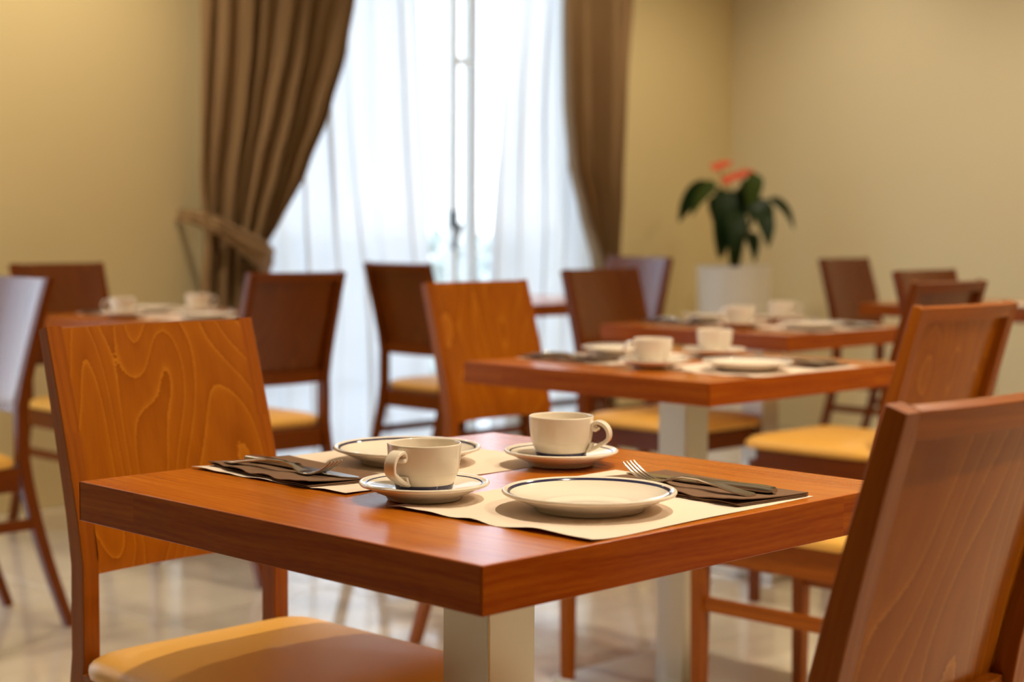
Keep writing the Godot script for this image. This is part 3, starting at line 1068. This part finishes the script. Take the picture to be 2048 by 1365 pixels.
# one table's ware: places in the table's own (x, v) metres; where says which table
func setting(tx: float, tv: float, where: String, d: Dictionary, g: String) -> void:
	var P := func(x: float, v: float, y: float) -> Vector3: return Vector3(tx + x, y, -(tv + v))
	var k := 0
	for m in d.get("mats", []):
		var sh := make_mat(200 + used.get("placemat", 0) * 5, m[3])
		var o := part("placemat", sh, M.paper, self)
		o.position = P.call(m[0], m[1], TOP)
		o.rotation.y = m[2]
		tag(o, "cream paper placemat %s" % m[4], "placemat", g)
		k += 1
	for q in d.get("napkins", []):
		lay("napkin", P.call(q[0], q[1], TOP + 0.0006), q[2], "folded brown paper napkin %s" % q[3], g)
	for q in d.get("forks", []):
		lay("fork", P.call(q[0], q[1], TOP + 0.0050), q[2], "steel fork %s" % q[3], g)
	for q in d.get("knives", []):
		lay("knife", P.call(q[0], q[1], TOP + 0.0046), q[2], "steel knife %s" % q[3], g)
	for q in d.get("plates", []):
		lay("plate", P.call(q[0], q[1], TOP + 0.001), 0.0, "ivory plate %s" % q[2], g)
	for q in d.get("cups", []):
		lay("saucer", P.call(q[0], q[1], TOP + 0.001), 0.0, "ivory saucer %s" % q[3], g)
		lay("cup", P.call(q[0], q[1], TOP + 0.001 + 0.0113), q[2], "ivory coffee cup %s" % q[3], g)


func _ready() -> void:
	rng.seed = 77
	# camera
	var a := 0.786
	var cam := Camera3D.new()
	cam.name = "camera"
	add_child(cam)
	var ca := CameraAttributesPhysical.new()
	ca.frustum_focal_length = 86.97
	ca.frustum_focus_distance = 1.98
	ca.frustum_near = 0.05
	ca.frustum_far = 100.0
	ca.exposure_aperture = 5.6
	cam.attributes = ca
	cam.fov = 22.757
	cam.transform = Transform3D(Basis(Vector3.UP, -a) * Basis(Vector3.RIGHT, -0.0706) * Basis(Vector3.BACK, 0.0044), Vector3(-1.08, 1.0694, 1.116))
	cam.current = true
	# sky and exposure
	var sm := ProceduralSkyMaterial.new()
	sm.sky_top_color = Color(0.80, 0.89, 1.0)
	sm.sky_horizon_color = Color(0.93, 0.97, 1.0)
	sm.ground_bottom_color = Color(0.6, 0.6, 0.58)
	sm.ground_horizon_color = Color(0.8, 0.82, 0.82)
	sm.sky_energy_multiplier = 1.0
	var sky := Sky.new()
	sky.sky_material = sm
	var env := Environment.new()
	env.background_mode = Environment.BG_SKY
	env.sky = sky
	env.background_energy_multiplier = 4.2
	env.tonemap_mode = Environment.TONE_MAPPER_LINEAR
	env.tonemap_exposure = 1.0
	env.sdfgi_enabled = true
	env.ssao_enabled = true
	env.ssil_enabled = true
	var we := WorldEnvironment.new()
	we.name = "environment"
	we.environment = env
	add_child(we)

	make_materials()
	room()
	lamps()
	curtains()
	hedge()

	# tables: (x, v) of the near corner
	var T := [Vector2(0, 0), Vector2(1.57, 0.975), Vector2(2.85, 1.71), Vector2(1.77, 3.28), Vector2(3.50, 3.42), Vector2(4.67, 1.965)]
	var names := ["nearest the camera, set for two", "second from the camera, in the middle of the room", "third from the camera, in front of the planter", "at the left, by the tied-back drape", "by the window, almost hidden behind the chairs", "farthest to the right, near the right-hand wall"]
	var t0 := make_table()
	for i in T.size():
		var lab: String = "square wooden dining table " + names[i]
		if i == 0:
			t0.set_meta("group", "dining tables")
			t0.set_meta("label", lab)
		else:
			copy(t0, "dining_table", Vector3(T[i].x, 0, -T[i].y), 0.0, lab, "dining tables")

	# chairs: x, v of the origin, heading, figure of the panel, label
	var chairs := [
		[0.322, 0.745, 0.0, 0, "orange-brown wooden chair with bold figured back at the left of the nearest table"],
		[0.315, -0.05, PI, 1, "wooden chair cut by the right picture edge, at the near side of the front table"],
		[1.908, 1.70, 0.0, 2, "orange-brown wooden chair at the left of the second table, seen from the front"],
		[1.82, 0.855, PI, 3, "wooden chair with yellow seat at the right of the second table, seen from behind"],
		[3.018, 2.275, 0.0, 4, "dark wooden chair at the far side of the third table"],
		[2.93, 1.545, PI, 4, "wooden chair at the right of the third table, partly behind a nearer chair"],
		[2.02, 3.18, PI, 4, "red-brown wooden chair seen from behind in front of the white sheer curtain"],
		[1.968, 3.86, 0.0, 4, "dark red-brown chair standing close to the left part of the window wall"],
		[0.868, 2.984, -PI / 2, 4, "chair at the left picture edge whose back reflects pale daylight"],
		[3.30, 3.555, PI / 2, 4, "very dark chair seen from behind against the bright window"],
		[4.25, 3.72, -PI / 2, 4, "chair under the right drape whose back shines pinkish with daylight"],
		[5.117, 2.75, 0.0, 4, "dark brown chair right of the planter, farthest along the right-hand wall"],
		[3.78, 1.54, 0.0, 4, "brown chair between the dark chair and the chairs at the right picture edge"]]
	var kinds := {}
	for c in chairs:
		var pos := Vector3(c[0], 0, -c[1])
		if not kinds.has(c[3]):
			var n := make_chair(M.panel_shaded if c[3] == 4 else M.panel[c[3]], M.frame_shaded if c[3] == 4 else M.frame)  # far chairs take the wood with shade in its colour
			kinds[c[3]] = n
			n.position = pos
			n.rotation.y = c[2]
			n.set_meta("label", c[4])
			n.set_meta("group", "dining chairs")
		else:
			copy(kinds[c[3]], "dining_chair", pos, c[2], c[4], "dining chairs")

	# ware
	proto.plate = [make_plate("plate", 0.0975, 0.061, 0.0225, 0.0062), false]
	proto.saucer = [make_plate("saucer", 0.0752, 0.043, 0.0207, 0.0112), false]
	proto.cup = [make_cup(), false]
	proto.napkin = [make_napkin(61), false]
	proto.fork = [make_fork(), false]
	proto.knife = [make_knife(), false]
	# turn of a cup: its handle (+x) towards (cos, v sin)
	setting(T[0].x, T[0].y, "", {
		"mats": [[0.158, 0.007, 0.034, 0.0045, "under the front plate of the nearest table"], [0.168, 0.403, 0.029, 0.003, "at the left of the nearest table, under the far plate"]],
		"napkins": [[0.431, 0.033, -0.08, "under a fork and knife at the right of the nearest table"], [0.164, 0.467, -0.085, "under a fork and knife at the left of the nearest table"]],
		"forks": [[0.472, 0.044, -0.04, "at the right of the nearest table, tines pointing left behind the plate"], [0.198, 0.680, PI + 0.12, "at the left of the nearest table, tines raised beside the cup"]],
		"knives": [[0.508, 0.040, 0.01, "at the right of the nearest table, behind the fork"], [0.232, 0.682, PI + 0.0, "at the left of the nearest table, behind the fork"]],
		"plates": [[0.300, 0.140, "at the front of the nearest table"], [0.397, 0.554, "on the far side of the nearest table, behind the left cup"]],
		"cups": [[0.216, 0.320, PI - (-0.21), "at the left of the nearest table, handle towards the viewer's left"], [0.528, 0.398, -1.1, "at the back of the nearest table, handle to the right"]]}, "ware on the nearest table")
	for i in [1, 2, 3]:
		var wh: String = ["", "second table", "third table by the planter", "left table by the drape"][i]
		var dx: float = [0.0, 0.0, 0.0, -0.04][i]
		var dv: float = [0.0, 0.0, 0.0, 0.07][i]
		setting(T[i].x, T[i].y, wh, {
			"mats": [[0.155, 0.010, 0.0, 0.003, "at the near right side of the %s" % wh], [0.155, 0.400, 0.0, 0.003, "at the far left side of the %s" % wh]],
			"napkins": [[0.430, 0.04, 0.0, "at the near right side of the %s" % wh], [0.168, 0.462, 0.0, "at the far left side of the %s" % wh]],
			"forks": [[0.47, 0.05, 0.0, "at the near right side of the %s" % wh], [0.195, 0.682, PI, "at the far left side of the %s" % wh]],
			"knives": [[0.51, 0.045, 0.0, "at the near right side of the %s" % wh], [0.235, 0.682, PI, "at the far left side of the %s" % wh]],
			"plates": [[0.284, 0.122, "at the near right side of the %s" % wh], [0.393 - (0.003 if i == 3 else 0.0), 0.575 + (0.036 if i == 3 else 0.0), "at the far left side of the %s" % wh]],
			"cups": [[0.175 + dx, 0.296 + dv, PI - 0.5, "on the left half of the %s" % wh], [0.526 + dx + (0.012 if i == 3 else 0.0), 0.402 + dv, -0.7 if i != 1 else 0.9, "on the right half of the %s" % wh]]}, "ware on the " + wh)
	setting(T[5].x, T[5].y, "", {
		"mats": [[0.155, 0.010, 0.0, 0.003, "on the farthest table at the right picture edge"]],
		"napkins": [[0.04, 0.05, 0.0, "on the farthest table at the right picture edge"]]}, "ware on the farthest table")
	plant()
